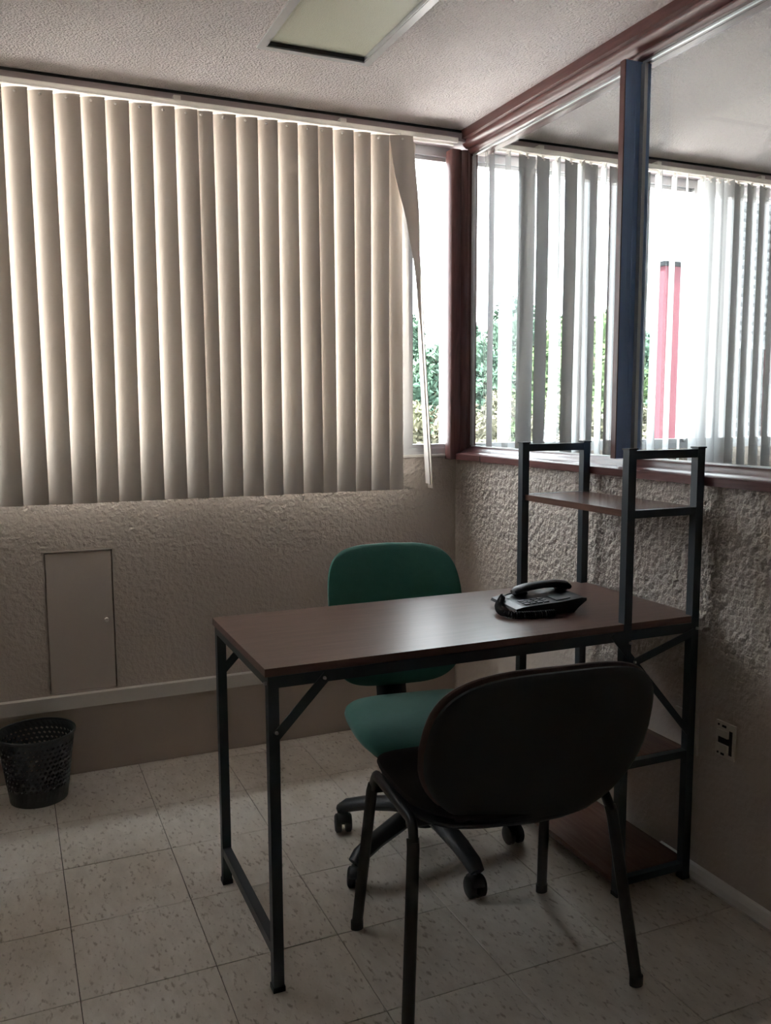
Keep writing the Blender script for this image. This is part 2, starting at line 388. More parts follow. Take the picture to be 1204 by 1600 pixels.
# ------------------------------------------------------------------ windows (aluminium frames, panes)
def window(name, x0, x1, mulls):
    r = group_struct(name, (x0, 0.03, SILL))
    z0, z1 = SILL, 2.345
    build('window_frame', boxes([(x0, x1, 0.02, 0.09, z1-0.035, z1), (x0, x1, 0.02, 0.09, z0, z0+0.028)]), 'alu', r, bevel=0.003)
    build('window_frame', boxes([(x0, x0+0.03, 0.021, 0.089, z0+0.028, z1-0.035), (x1-0.03, x1, 0.021, 0.089, z0+0.028, z1-0.035)]), 'alu', r, bevel=0.003)
    for m0, m1 in mulls:
        build('mullion', boxes([(m0, m0+(m1-m0)*0.62, 0.015, 0.085, z0+0.028, z1-0.035), (m0+(m1-m0)*0.62+0.002, m1, 0.030, 0.085, z0+0.028, z1-0.035)]), 'alu', r, bevel=0.003)
    xs = [x0+0.03]+[v for m in mulls for v in m]+[x1-0.03]
    for a, c in zip(xs[0::2], xs[1::2]):
        build('sash_rail', boxes([(a, c, 0.035, 0.075, z0+0.028, z0+0.044), (a, c, 0.035, 0.075, z1-0.050, z1-0.035)]), 'alu', r, bevel=0.002)
        build('pane', bx(a, c, 0.053, 0.058, z0+0.044, z1-0.050), 'glass', r)
    return r
window('window_1', XL, -0.004, [(-1.93, -1.86), (-1.09, -1.02), (-0.25, -0.183)])
window('window_2', 0.062, X2, [(1.240, 1.300), (2.10, 2.165)])

# ------------------------------------------------------------------ glazed partition above the low wall
part = group_struct('window_3', (0.05, 0, 1.10))
def ext(name, poly, a, c, mat, axis='y'):
    q = bmesh.new(); prism(q, poly, axis, a, c); return build(name, q, mat, part, smooth=True)
# moulded rails, profile in (x,z)
ext('top_rail', [(-0.005, H-0.0005), (-0.020, H-0.0005), (-0.022, H-0.034), (-0.006, H-0.035), (-0.006, H-0.042), (-0.001, H-0.054), (0.010, H-0.062), (0.020, H-0.064), (0.020, H-0.072), (0.026, H-0.080), (0.034, H-0.082), (0.100, H-0.082), (0.100, H-0.0005)], YB, -0.052, 'redwood')
ext('bottom_rail', [(0.0, 1.1005), (-0.026, 1.1005), (-0.028, 1.123), (-0.022, 1.128), (-0.006, 1.130), (0.004, 1.134), (0.014, 1.142), (0.030, 1.146), (0.036, 1.152), (0.105, 1.152), (0.105, 1.1005)], YB, -0.052, 'redwood')
ext('end_post', [(-0.050, 0.0), (-0.050, -0.040), (-0.044, -0.048), (-0.030, -0.052), (-0.012, -0.050), (-0.004, -0.044), (0.006, -0.052), (0.020, -0.054), (0.024, -0.060), (0.044, -0.060), (0.060, -0.060), (0.060, 0.0)], 1.1005, H-0.066, 'redwood_v', 'z')
posts = [(-1.045, -1.067), (-2.20, -2.222), (-3.36, -3.382)]
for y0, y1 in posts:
    # stepped body, dark wood tinted blue as lens haze, paler timber strip on the room face
    ext('post', [(0.072, y0), (-0.0195, y0), (-0.0195, y1+0.001), (0.002, y1), (0.004, y1+0.002), (0.018, y1+0.002), (0.020, y1), (0.044, y1), (0.047, y1+0.004), (0.056, y1+0.004), (0.060, y1+0.001), (0.072, y1+0.001)], 1.153, H-0.083, 'haze_blue', 'z')
    build('post_trim', bx(-0.0235, -0.020, y1+0.0005, y0, 1.153, H-0.083), 'redwood_v', part, bevel=0.0012)
edges = [-0.060]+[v for y0, y1 in posts for v in (y0+0.0005, y1-0.0005)]+[YB]
for a, c in zip(edges[0::2], edges[1::2]):
    build('pane', bx(0.062, 0.068, c, a, 1.152, H-0.082), 'glass_p', part)
    build('glazing_bead', boxes([(0.038, 0.046, c, a, H-0.087, H-0.082), (0.038, 0.046, c, a, 1.152, 1.156)]), 'alu', part)
    build('glazing_bead', boxes([(0.034, 0.046, a-0.016, a, 1.158, H-0.090), (0.038, 0.046, c, c+0.006, 1.158, H-0.090)]), 'alu', part)
# seam line in the bottom casing
build('seam', bx(-0.0288, -0.026, -0.252, -0.249, 1.101, 1.123), 'dark', part)

# ------------------------------------------------------------------ vertical blinds
SW, ZT, ZB = 0.089, 2.3215, 0.992
def slat_bm(path, thick=0.0007, sag=0.010, nx=8):
    """path: (cx, cy, z, angle, width) from top to bottom; the cross-section is a shallow arc"""
    b = bmesh.new(); rows = []
    for side in (0, 1):
        g = []
        for cx, cy_, z, an, w in path:
            u = Vector((math.cos(an), math.sin(an), 0)); nn = Vector((u.y, -u.x, 0))
            g.append([b.verts.new(Vector((cx, cy_, z))+u*w*(k/nx-0.5)+nn*(sag*(1-(2*k/nx-1)**2)+(thick if side else 0))) for k in range(nx+1)])
        rows.append(g)
    A, B = rows; m = len(path)
    for i in range(m-1):
        for k in range(nx):
            b.faces.new([A[i][k], A[i][k+1], A[i+1][k+1], A[i+1][k]]); b.faces.new([B[i][k], B[i+1][k], B[i+1][k+1], B[i][k+1]])
        for k in (0, nx): b.faces.new([A[i][k], A[i+1][k], B[i+1][k], B[i][k]])
    for i in (0, m-1):
        for k in range(nx): b.faces.new([A[i][k], A[i][k+1], B[i][k+1], B[i][k]])
    return b
def head_rail(root, x0, x1):
    b = boxes([(x0, x1, -0.124, -0.076, 2.341, 2.344), (x0, x1, -0.124, -0.121, 2.329, 2.341), (x0, x1, -0.079, -0.076, 2.329, 2.341), (x0, x1, -0.124, -0.112, 2.326, 2.329), (x0, x1, -0.088, -0.076, 2.326, 2.329)])
    build('head_rail', b, 'rail', root)
    x = x0+0.25
    while x < x1:
        build('ceiling_bracket', bx(x-0.012, x+0.012, -0.112, -0.0785, 2.344, 2.362), 'rail', root); x += 0.6
def clip(parent, x, y):
    b = bmesh.new(); box(b, x-0.005, x+0.005, y+0.004, y+0.009, ZT-0.006, ZT+0.0075)
    lathe(b, [(0.003, -0.0215), (0.0052, -0.018), (0.003, -0.0145)], 8, (x, y-0.003, ZT+0.004))
    build('hanger_clip', b, 'rail', parent)
blind = thing('vertical_blind', (-1.2, -0.1, 2.329), 'closed beige vertical blind with two twisted slats, hanging over textured wall', 'blind')
head_rail(blind, XL+0.02, -0.062)
RE = [-1.675, -1.598, -1.524, -1.444, -1.369, -1.292, -1.215, -1.138, -1.062, -1.012, -0.934, -0.856, -0.781, -0.705, -0.628, -0.573, -0.495, -0.428, -0.350, -0.293]
while RE[0]-0.0765 > XL+0.09: RE.insert(0, RE[0]-0.0765)
rs = random.Random(3)
for i, xr in enumerate(RE):
    th = -R(22+rs.uniform(-2.5, 2.5))
    cx = xr-SW/2*math.cos(th)
    tw = rs.uniform(-2.0, 2.0); n = 10; path = []
    for k in range(n+1):
        t = k/n
        path.append((cx+0.003*math.sin(t*2.2+i), -0.1, ZT+(ZB+rs.uniform(-.001, .001) if k == n else ZB)*t-ZT*t, th+R(tw)*t, SW))
    o = build('slat', slat_bm(path), 'slat', blind, smooth=True)
    clip(o, cx, -0.1-0.012)
# the two slats that came loose and twisted
def twist(keys, n=26):
    out = []
    for k in range(n+1):
        t = k/n
        for (t0, a), (t1, c) in zip(keys, keys[1:]):
            if t0 <= t <= t1:
                s = (t-t0)/(t1-t0); out.append(tuple(x+(y-x)*s for x, y in zip(a, c))); break
    return out
k1 = [(0, (-0.305, -0.128, ZT, R(-12), SW)), (0.10, (-0.290, -0.128, 2.19, R(-2), SW)), (0.22, (-0.258, -0.125, 2.03, R(28), SW)), (0.36, (-0.236, -0.120, 1.84, R(52), SW)), (0.55, (-0.222, -0.112, 1.59, R(72), SW)), (1, (-0.182, -0.105, 1.008, R(75), SW))]
k2 = [(0, (-0.243, -0.075, ZT, R(40), SW)), (0.15, (-0.228, -0.072, 2.12, R(70), SW)), (0.4, (-0.203, -0.066, 1.79, R(76), SW)), (1, (-0.148, -0.060, 0.985, R(76), SW))]
for kk in (k1, k2):
    o = build('slat', slat_bm(twist(kk)), 'slat', blind, smooth=True)
    o['label'] = 'twisted slat hanging crooked at the end of the blind'
    clip(o, kk[0][1][0], kk[0][1][1]-0.008)

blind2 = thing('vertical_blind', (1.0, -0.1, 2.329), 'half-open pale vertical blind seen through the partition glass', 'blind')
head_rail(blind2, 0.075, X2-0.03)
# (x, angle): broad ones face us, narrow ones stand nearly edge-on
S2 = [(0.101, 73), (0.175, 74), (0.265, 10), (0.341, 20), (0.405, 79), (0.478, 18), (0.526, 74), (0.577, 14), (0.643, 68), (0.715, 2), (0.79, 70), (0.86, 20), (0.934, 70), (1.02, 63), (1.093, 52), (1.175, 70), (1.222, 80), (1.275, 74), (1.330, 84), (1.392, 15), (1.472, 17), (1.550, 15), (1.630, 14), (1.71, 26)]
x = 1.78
while x < X2-0.1: S2.append((x, 33)); x += 0.0765  # unseen slats, turned so more skylight reaches the floor
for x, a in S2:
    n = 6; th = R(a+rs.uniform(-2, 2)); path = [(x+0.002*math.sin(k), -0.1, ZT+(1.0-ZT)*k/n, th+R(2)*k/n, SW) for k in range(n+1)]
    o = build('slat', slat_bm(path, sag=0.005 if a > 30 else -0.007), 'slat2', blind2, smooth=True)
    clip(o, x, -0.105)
b = bmesh.new(); tube(b, [(0.070, -0.105, 2.327), (0.070, -0.105, 1.25), (0.074, -0.105, 1.235), (0.078, -0.105, 1.25), (0.078, -0.105, 2.327)], 0.0013, 6)
build('control_chain', b, 'rail', blind2)

# ------------------------------------------------------------------ recessed ceiling light
cl = thing('ceiling_light', ((LX0+LX1)/2, (LY0+LY1)/2, H), 'switched-off recessed ceiling light with prismatic cream diffuser', 'ceiling light')
F = 0.024; z1 = H-0.0005
build('frame', boxes([(LX0-F, LX0, LY0-F, LY1+F, H-0.006, z1), (LX1, LX1+F, LY0-F, LY1+F, H-0.006, z1), (LX0, LX1, LY1, LY1+F, H-0.006, z1), (LX0, LX1, LY0-F, LY0, H-0.006, z1)]), 'enamel', cl, bevel=0.002)
build('housing', boxes([(LX0+0.001, LX0+0.003, LY0+0.001, LY1-0.001, H-0.004, H+0.08), (LX1-0.003, LX1-0.001, LY0+0.001, LY1-0.001, H-0.004, H+0.08), (LX0+0.003, LX1-0.003, LY0+0.001, LY0+0.003, H-0.004, H+0.08)]), 'alu', cl)
build('recess_shade', bx(LX0+0.003, LX1-0.003, LY1-0.007, LY1-0.001, H-0.004, H+0.08), 'darkgap', cl)  # far recess wall, coloured dark to stand for its shade
build('diffuser', bx(LX0+0.004, LX1-0.004, LY0+0.004, LY1-0.008, H+0.008, H+0.012), 'diff', cl)

# ------------------------------------------------------------------ access panel in the window wall
ap = thing('access_panel', ((AX0+AX1)/2, 0.0, AZ0), 'small painted rectangular access door flush in the textured wall', 'access panel')
build('frame', boxes([(AX0+.0005, AX0+0.004, -0.003, 0.048, AZ0+.0005, AZ1-.0005), (AX1-0.004, AX1-.0005, -0.003, 0.048, AZ0+.0005, AZ1-.0005), (AX0+0.004, AX1-0.004, -0.003, 0.048, AZ1-0.004, AZ1-.0005), (AX0+0.004, AX1-0.004, -0.003, 0.048, AZ0+.0005, AZ0+0.004)]), 'panel', ap)
build('door', bx(AX0+0.008, AX1-0.008, 0.001, 0.018, AZ0+0.008, AZ1-0.008), 'panel', ap, bevel=0.002)
b = bmesh.new(); tube(b, [(-1.418, 0.001, 0.558), (-1.418, -0.012, 0.558)], 0.0075, 10, ref=(0, 0, 1)); build('lock_knob', b, 'pvc', ap, smooth=True)

# ------------------------------------------------------------------ wall outlet without its cover, and blank plate
oy0, oy1, oz0, oz1 = -1.566, -1.500, 0.378, 0.474
ou = thing('wall_outlet', (0, (oy0+oy1)/2, oz0), 'ivory electrical outlet missing its cover plate on the partition wall', 'outlet')
build('mounting_plate', bx(-0.006, -0.0005, oy0, oy1, oz0, oz1), 'socket', ou, bevel=0.0015)
build('socket', bx(-0.012, -0.006, oy0+0.020, oy1-0.008, oz0+0.056, oz0+0.074), 'socket', ou, bevel=0.0015)
build('socket', bx(-0.012, -0.006, oy0+0.020, oy1-0.008, oz0+0.018, oz0+0.036), 'socket', ou, bevel=0.0015)
build('opening', boxes([(-0.0075, -0.006, oy0+0.012, oy1-0.010, oz0+0.037, oz0+0.055), (-0.0075, -0.006, oy0+0.008, oy0+0.018, oz0+0.012, oz0+0.078)]), 'dark', ou)
build('slot', boxes([(-0.0072, -0.006, oy0+0.030, oy0+0.044, oz1-0.014, oz1-0.008), (-0.0072, -0.006, oy0+0.034, oy0+0.046, oz0+0.005, oz0+0.011)]), 'dark', ou)
for yy, zz in ((oy1-0.010, oz1-0.010), (oy1-0.010, oz0+0.009)):
    b = bmesh.new(); tube(b, [(-0.006, yy, zz), (-0.008, yy, zz)], 0.003, 8, ref=(0, 0, 1)); build('screw', b, 'dark', ou)
tag(build('blank_plate', bx(-0.008, -0.0005, -1.432, -1.345, 0.345, 0.462), 'paint', bevel=0.002), 'small painted blank wall plate behind the black rack post', 'wall plate')

# ------------------------------------------------------------------ desk with side rack
DX0, DX1, DYF, DYB, DH = -1.235, -0.030, -1.448, -0.930, 0.7505
RX0, RX1, RYF, RYB, RH = -0.268, -0.043, -1.436, -0.942, 1.204
Q = 0.024
dk = thing('computer_desk', (-0.64, -1.19, 0), 'walnut-topped desk with black steel frame and open side rack', 'desk')
build('tabletop', bx(DX0, DX1, DYF+0.002, DYB, DH-0.018, DH), 'desk', dk, bevel=0.0015)
zt = DH-0.0185
lx, rx = DX0+0.018, RX1
def post(x, y, z0, z1): return bx(x-Q/2, x+Q/2, y-Q/2, y+Q/2, z0, z1)
for y in (RYF, RYB):
    build('leg', post(lx, y, 0.012, zt), 'steel', dk, bevel=0.002)
    build('foot_cap', bx(lx-0.014, lx+0.014, y-0.014, y+0.014, 0, 0.012), 'plastic', dk, bevel=0.003)
    for x in (RX0, RX1):
        build('rack_post', post(x, y, 0.010, RH-0.004), 'steel', dk, bevel=0.002)
        build('post_cap', bx(x-0.0145, x+0.0145, y-0.0145, y+0.0145, RH-0.004, RH), 'plastic', dk, bevel=0.0015)
        build('foot_cap', bx(x-0.013, x+0.013, y-0.013, y+0.013, 0, 0.010), 'plastic', dk, bevel=0.003)
    build('rack_top_bar', bx(RX0+Q/2, RX1-Q/2, y-Q/2+.001, y+Q/2-.001, RH-0.028, RH-0.006), 'steel', dk, bevel=0.002)
    build('apron', bx(lx+Q/2, RX0-Q/2, y-Q/2, y+Q/2, zt-0.026, zt), 'steel', dk, bevel=0.002)
    build('apron', bx(RX0+Q/2, RX1-Q/2, y-Q/2, y+Q/2, zt-0.026, zt), 'steel', dk, bevel=0.002)
    for z in (1.0445, 0.3745, 0.048): build('shelf_rail', bx(RX0+Q/2, RX1-Q/2, y-Q/2+.002, y+Q/2-.002, z-0.020, z), 'steel', dk)
    # corner braces
    s = -1 if y == RYF else 1
    q = bmesh.new(); bar(q, (lx+0.004, y+s*0.013, 0.598), (lx+0.124, y+s*0.013, 0.722), 0.022, 0.003, (0, 0, 1)); build('brace', q, 'steel', dk)
    if s > 0: continue
    q = bmesh.new(); bar(q, (-0.315, y+s*0.014, 0.724), (-0.052, y+s*0.014, 0.424), 0.018, 0.003, (0, 0, 1)); build('brace', q, 'steel', dk)
    q = bmesh.new(); bar(q, (-0.247, y+s*0.018, 0.648), (-0.052, y+s*0.018, 0.708), 0.020, 0.003, (0, 0, 1)); build('brace', q, 'steel', dk)
    for X, Z in ((lx+0.004, 0.607), (lx+0.116, 0.716), (-0.262, 0.700), (-0.040, 0.716), (-0.247, 0.648)):
        q = bmesh.new(); tube(q, [(X, y+s*0.0145, Z), (X, y+s*0.021, Z)], 0.0042, 8, ref=(0, 0, 1), rads=[1, .7]); build('bolt', q, 'bolt', dk, smooth=True)
build('foot_rail', bx(lx-Q/2+.001, lx+Q/2-.001, RYF+Q/2, RYB-Q/2, 0.082, 0.106), 'steel', dk, bevel=0.002)
build('side_rail', bx(lx-Q/2, lx+Q/2, RYF+Q/2, RYB-Q/2, zt-0.024, zt), 'steel', dk, bevel=0.002)
q = bmesh.new(); tube(q, [(lx-0.012, RYF, 0.716), (lx-0.018, RYF, 0.716)], 0.0042, 8, ref=(0, 0, 1)); build('bolt', q, 'bolt', dk)
for z in (1.0445, 0.3745):
    build('shelf', bx(RX0-0.002, RX1+0.002, RYF+Q/2+.001, RYB-Q/2-.001, z-0.018, z), 'desk_y', dk, bevel=0.0015)
build('shelf', bx(RX0-0.012, RX1+0.012, RYF+Q/2+.001, RYB-Q/2-.001, 0.030, 0.048), 'desk_y', dk, bevel=0.0015)

# ------------------------------------------------------------------ green swivel chair behind the desk (local: +y forward)
sw = thing('swivel_chair', (-0.640, -1.010, 0), 'green fabric swivel office chair on five casters behind the desk', 'chair', R(172))
for k, a in enumerate((130, 202, 274, 346, 58)):
    an = R(a-172); d = Vector((math.cos(an), math.sin(an), 0)); rr = 0.275
    q = bmesh.new(); tube(q, [d*0.02+Vector((0, 0, 0.135)), d*0.10+Vector((0, 0, 0.128)), d*0.20+Vector((0, 0, 0.108)), d*0.262+Vector((0, 0, 0.088)), d*0.284+Vector((0, 0, 0.072))], 0.029, 10, 0.022, ref=(0, 0, 1), rads=[1.15, 1.05, .95, .9, .75])
    build('base_arm', q, 'plastic', sw, False, True)
    c = d*rr; ca = an+R((35, -50, 80, 15, -30)[k]); e = Vector((math.cos(ca), math.sin(ca), 0))
    q = bmesh.new(); tube(q, [c+Vector((0, 0, 0.080)), c+Vector((0, 0, 0.052))], 0.007, 8); tube(q, [c-e*0.014+Vector((0, 0, 0.028)), c+e*0.014+Vector((0, 0, 0.028))], 0.006, 8, ref=(0, 0, 1))
    cs = build('caster', q, 'plastic', sw, False, True)
    for s in (-1, 1):
        q = bmesh.new(); p0 = c+e*s*0.006+Vector((0, 0, 0.0285)); p1 = c+e*s*0.026+Vector((0, 0, 0.0285))
        tube(q, [p0, p0*0.8+p1*0.2, p0*0.2+p1*0.8, p1], 0.0285, 20, ref=(0, 0, 1), rads=[.88, 1, 1, .80]); build('wheel', q, 'rubber', cs, False, True)
    q = bmesh.new(); f_ = Vector((-e.y, e.x, 0)); pts = []
    for s in range(9):
        t = R(20+s*17.5); pts.append(c+f_*0.033*math.cos(t)+Vector((0, 0, 0.0285+0.033*math.sin(t))))
    tube(q, pts, 0.016, 8, 0.003, ref=(0, 0, 1)); build('hood', q, 'plastic', cs, False, True)
q = bmesh.new(); lathe(q, [(0.050, 0.095), (0.052, 0.150), (0.040, 0.165), (0.032, 0.170)], 24); build('hub', q, 'plastic', sw, False, True)
q = bmesh.new(); lathe(q, [(0.029, 0.170), (0.027, 0.270), (0.020, 0.272), (0.014, 0.273), (0.014, 0.335)], 20); build('gas_column', q, 'plastic', sw, False, True)
build('mechanism', bx(-0.085, 0.085, -0.12, 0.11, 0.328, 0.360), 'plastic', sw, False, bevel=0.010)
q = bmesh.new(); tube(q, [(-0.08, 0.03, 0.343), (-0.19, 0.04, 0.338), (-0.225, 0.045, 0.332)], 0.006, 8, rads=[1, 1, 1.6]); build('lever', q, 'plastic', sw, False, True)
def seat_f(u, v, w):
    z = 0.410+w; v0 = v
    z += 0.018*(abs(u)/0.235)**2.5                     # dished sides
    if v > 0.06: z -= 0.040*((v-0.06)/0.17)**2          # waterfall front
    if v < -0.12: z += 0.012*((-v-0.12)/0.11)**2
    return (u, v+0.045, z)
q = bmesh.new(); pillow(q, squircle(0.236, 0.212, 3.4, 64, 0.04), 0.044, seat_f, 2.6, 0.030); build('seat', q, 'green', sw, False, True)
q = bmesh.new(); pillow(q, squircle(0.200, 0.180, 3.4, 48), 0.02, lambda u, v, w: (u, v+0.04, 0.382+w-(0.03*((v-0.05)/0.15)**2 if v > 0.05 else 0)), 3, 0.022); build('seat_pan', q, 'plastic', sw, False, True)
def back_f(off):
    def f(u, v, w):
        y = -0.300-0.10*(v/0.44)+0.055*(u/0.23)**2+0.018*math.cos(v/0.22*2.0)-w*-1.0+off
        return (u+0.012, y, 0.658+v)
    return f
def back_outline(a, b, n=64):
    o = []
    for u, v in squircle(a, b, 5.2, n):
        k = v/b; wd = 1.0-0.22*max(0, -k-0.35)**1.3-0.05*max(0, k-0.2)
        o.append((u*wd, v+(0.012*(1-(u/a)**2) if k > 0 else -0.02*(1-(u/a)**2))))
    return o
q = bmesh.new(); pillow(q, back_outline(0.221, 0.206), 0.026, back_f(0), 3, 0.020); build('backrest', q, 'green', sw, False, True)
q = bmesh.new(); pillow(q, back_outline(0.205, 0.188), 0.010, back_f(-0.020), 3, 0.012); build('back_shell', q, 'plastic', sw, False, True)
q = bmesh.new(); tube(q, fillet([(0.01, -0.06, 0.344), (0.012, -0.290, 0.338), (0.012, -0.318, 0.440), (0.012, -0.345, 0.640)], 0.09, 8), 0.012, 12, 0.050, ref=(1, 0, 0)); build('back_bar', q, 'plastic', sw, False, True)

# ------------------------------------------------------------------ visitor chair in front of the desk (local: +y forward)
gc = thing('visitor_chair', (-0.7235, -1.519, 0), 'dark visitor chair with brown cushion edge and black tube legs', 'chair', R(-5))
for s in (-1, 1):
    ft, rt = (s*0.262, 0.205), (s*0.277, -0.210)
    q = bmesh.new(); tube(q, [(ft[0], ft[1], 0.012), (s*0.238, 0.150, 0.385), (s*0.236, 0.142, 0.405)], 0.0145, 12, 0.0105, ref=(0, 1, 0)); build('leg', q, 'tubeblack', gc, False, True)
    q = bmesh.new(); tube(q, [(rt[0], rt[1], 0.012), (s*0.242, -0.150, 0.385), (s*0.240, -0.142, 0.405)], 0.0145, 12, 0.0105, ref=(0, 1, 0)); build('leg', q, 'tubeblack', gc, False, True)
    q = bmesh.new(); tube(q, fillet([(s*0.236, 0.147, 0.395), (s*0.234, 0.128, 0.434), (s*0.234, -0.125, 0.434), (s*0.240, -0.147, 0.395)], 0.05, 6), 0.0145, 12, 0.0105, ref=(1, 0, 0)); build('side_tube', q, 'tubeblack', gc, False, True)
    for x, y in (ft, rt):
        q = bmesh.new(); tube(q, [(x, y+0.0, 0.0), (x, y, 0.022)], 0.0165, 12, 0.0125, ref=(0, 1, 0)); build('foot_cap', q, 'rubber', gc, False, True)
    q = bmesh.new(); tube(q, fillet([(s*0.160+0.012, 0.02, 0.424), (s*0.160+0.014, -0.170, 0.424), (s*0.150+0.022, -0.208, 0.520), (s*0.145+0.022, -0.240, 0.620)], 0.07, 6), 0.014, 10, 0.008, ref=(0, 1, 0)); build('back_upright', q, 'tubeblack', gc, False, True)
for y, z in ((0.140, 0.392), (-0.095, 0.414)):
    q = bmesh.new(); tube(q, [(-0.236, y, z), (0.236, y, z)], 0.010, 10, ref=(0, 0, 1)); build('cross_tube', q, 'tubeblack', gc, False, True)
q = bmesh.new(); pillow(q, squircle(0.242, 0.225, 3.2, 56), 0.030, lambda u, v, w: (u, v+0.010, 0.458+w+0.012*(abs(u)/0.24)**2-(0.035*((v-0.07)/0.15)**2 if v > 0.07 else 0)), 2.8, 0.022); build('seat', q, 'blackcloth', gc, False, True)
q = bmesh.new(); pillow(q, squircle(0.232, 0.215, 3.2, 48), 0.012, lambda u, v, w: (u, v+0.008, 0.436+w-(0.030*((v-0.07)/0.15)**2 if v > 0.07 else 0)), 3, 0.016); build('seat_shell', q, 'plastic', gc, False, True)
def gback(off):
    def f(u, v, w):
        return (u+0.022, -0.245-0.11*(v/0.34)+0.045*(u/0.27)**2+w+off, 0.616+v)
    return f
def gout(a, b, n=64):
    o = []
    for u, v in squircle(a, b, 3.6, n):
        k = v/b; o.append((u*(1.0-0.16*max(0, -k-0.1)**1.5-0.05*max(0, k)), v+(0.010*(1-(u/a)**2) if k > 0 else -0.03*(1-(u/a)**2))))
    return o
q = bmesh.new(); pillow(q, gout(0.268, 0.170), 0.026, gback(0.012), 2.8, 0.014); build('back_cushion', q, 'brown', gc, False, True)
q = bmesh.new(); pillow(q, gout(0.264, 0.166), 0.010, gback(-0.010), 3, 0.016); build('back_shell', q, 'plastic', gc, False, True)

# ------------------------------------------------------------------ desk telephone (local: +x towards its raised end, +y handset side)
ph = thing('desk_telephone', (-0.376, -1.200, DH+0.0005), 'black desk telephone with coiled handset cord on the walnut desk', 'telephone', R(-6))
q = bmesh.new()
prism(q, [(-0.112, 0.014), (-0.108, 0.021), (-0.085, 0.026), (0.030, 0.033), (0.090, 0.040), (0.104, 0.038), (0.104, 0.031), (0.080, 0.014), (0.066, 0.0), (-0.060, 0.0)], 'y', -0.078, 0.080)
build('body', q, 'phone', ph, False, bevel=0.004)
slope = math.atan2(0.007, 0.115)
def on_top(u): return 0.026+(u+0.085)*math.tan(slope)
for i in range(4):
    for j in range(3):
        u, v = -0.066+i*0.019, -0.056+j*0.019; z = on_top(u)
        q = bx(u-0.007, u+0.007, v-0.006, v+0.006, z-0.003, z+0.003); bmesh.ops.rotate(q, verts=q.verts[:], cent=(u, v, z), matrix=Matrix.Rotation(-slope, 3, 'Y')); build('key', q, 'key', ph, False)
q = bx(0.020, 0.062, -0.062, -0.004, on_top(0.041)-0.005, on_top(0.041)+0.0035); bmesh.ops.rotate(q, verts=q.verts[:], cent=(0.041, 0, on_top(0.041)), matrix=Matrix.Rotation(-slope-0.05, 3, 'Y')); build('display', q, 'lcd', ph, False)
# handset: thick low arch resting on its two cups, beside the keys
hb = on_top
q = bmesh.new()
tube(q, [(-0.056, 0.048, hb(-0.056)+0.010), (-0.045, 0.048, hb(-0.045)+0.016), (-0.016, 0.048, hb(-0.016)+0.021), (0.030, 0.048, hb(0.030)+0.023), (0.074, 0.048, hb(0.074)+0.021), (0.104, 0.048, hb(0.104)+0.014), (0.116, 0.048, hb(0.116)+0.008)], 0.024, 14, 0.0105, ref=(0, 0, 1), rads=[.75, 1, 1, .95, 1, 1.15, .9])
hs = build('handset', q, 'phone', ph, False, True)
for u in (-0.038, 0.094):
    q = bmesh.new(); lathe(q, [(0.018, hb(u)+0.002), (0.024, hb(u)+0.007), (0.022, hb(u)+0.014)], 18, (u, 0.048, 0)); build('ear_cup', q, 'phone', hs, False, True)
def helix(bm, ctrl, turns, rad, wire):
    """coil around a path lying on the desk"""
    pts = fillet(ctrl, 0.05, 10); L = [0]
    for a, c in zip(pts, pts[1:]): L.append(L[-1]+(c-a).length)
    N = turns*9; out = []
    for k in range(N+1):
        d = L[-1]*k/N; i = max(j for j in range(len(L)) if L[j] <= d+1e-9); i = min(i, len(pts)-2)
        t = (d-L[i])/max(1e-6, L[i+1]-L[i]); p = pts[i].lerp(pts[i+1], t); dr = (pts[i+1]-pts[i]).normalized()
        u = Vector((0, 0, 1)); v = dr.cross(u).normalized(); an = 2*math.pi*k/9
        out.append(p+(u*math.cos(an)+v*math.sin(an))*rad)
    tube(bm, out, wire, 5)
q = bmesh.new()
helix(q, [(-0.098, 0.030, 0.032), (-0.128, 0.000, 0.016), (-0.142, -0.050, 0.0105), (-0.128, -0.090, 0.0105), (-0.060, -0.102, 0.0105), (-0.005, -0.102, 0.0105)], 40, 0.0072, 0.0030)
build('coiled_cord', q, 'phone', ph, False, True)
q = bmesh.new(); tube(q, fillet([(-0.054, 0.048, hb(-0.056)+0.010), (-0.080, 0.046, 0.034), (-0.098, 0.030, 0.032)], 0.01), 0.0018, 6); build('cord_end', q, 'phone', ph, False)

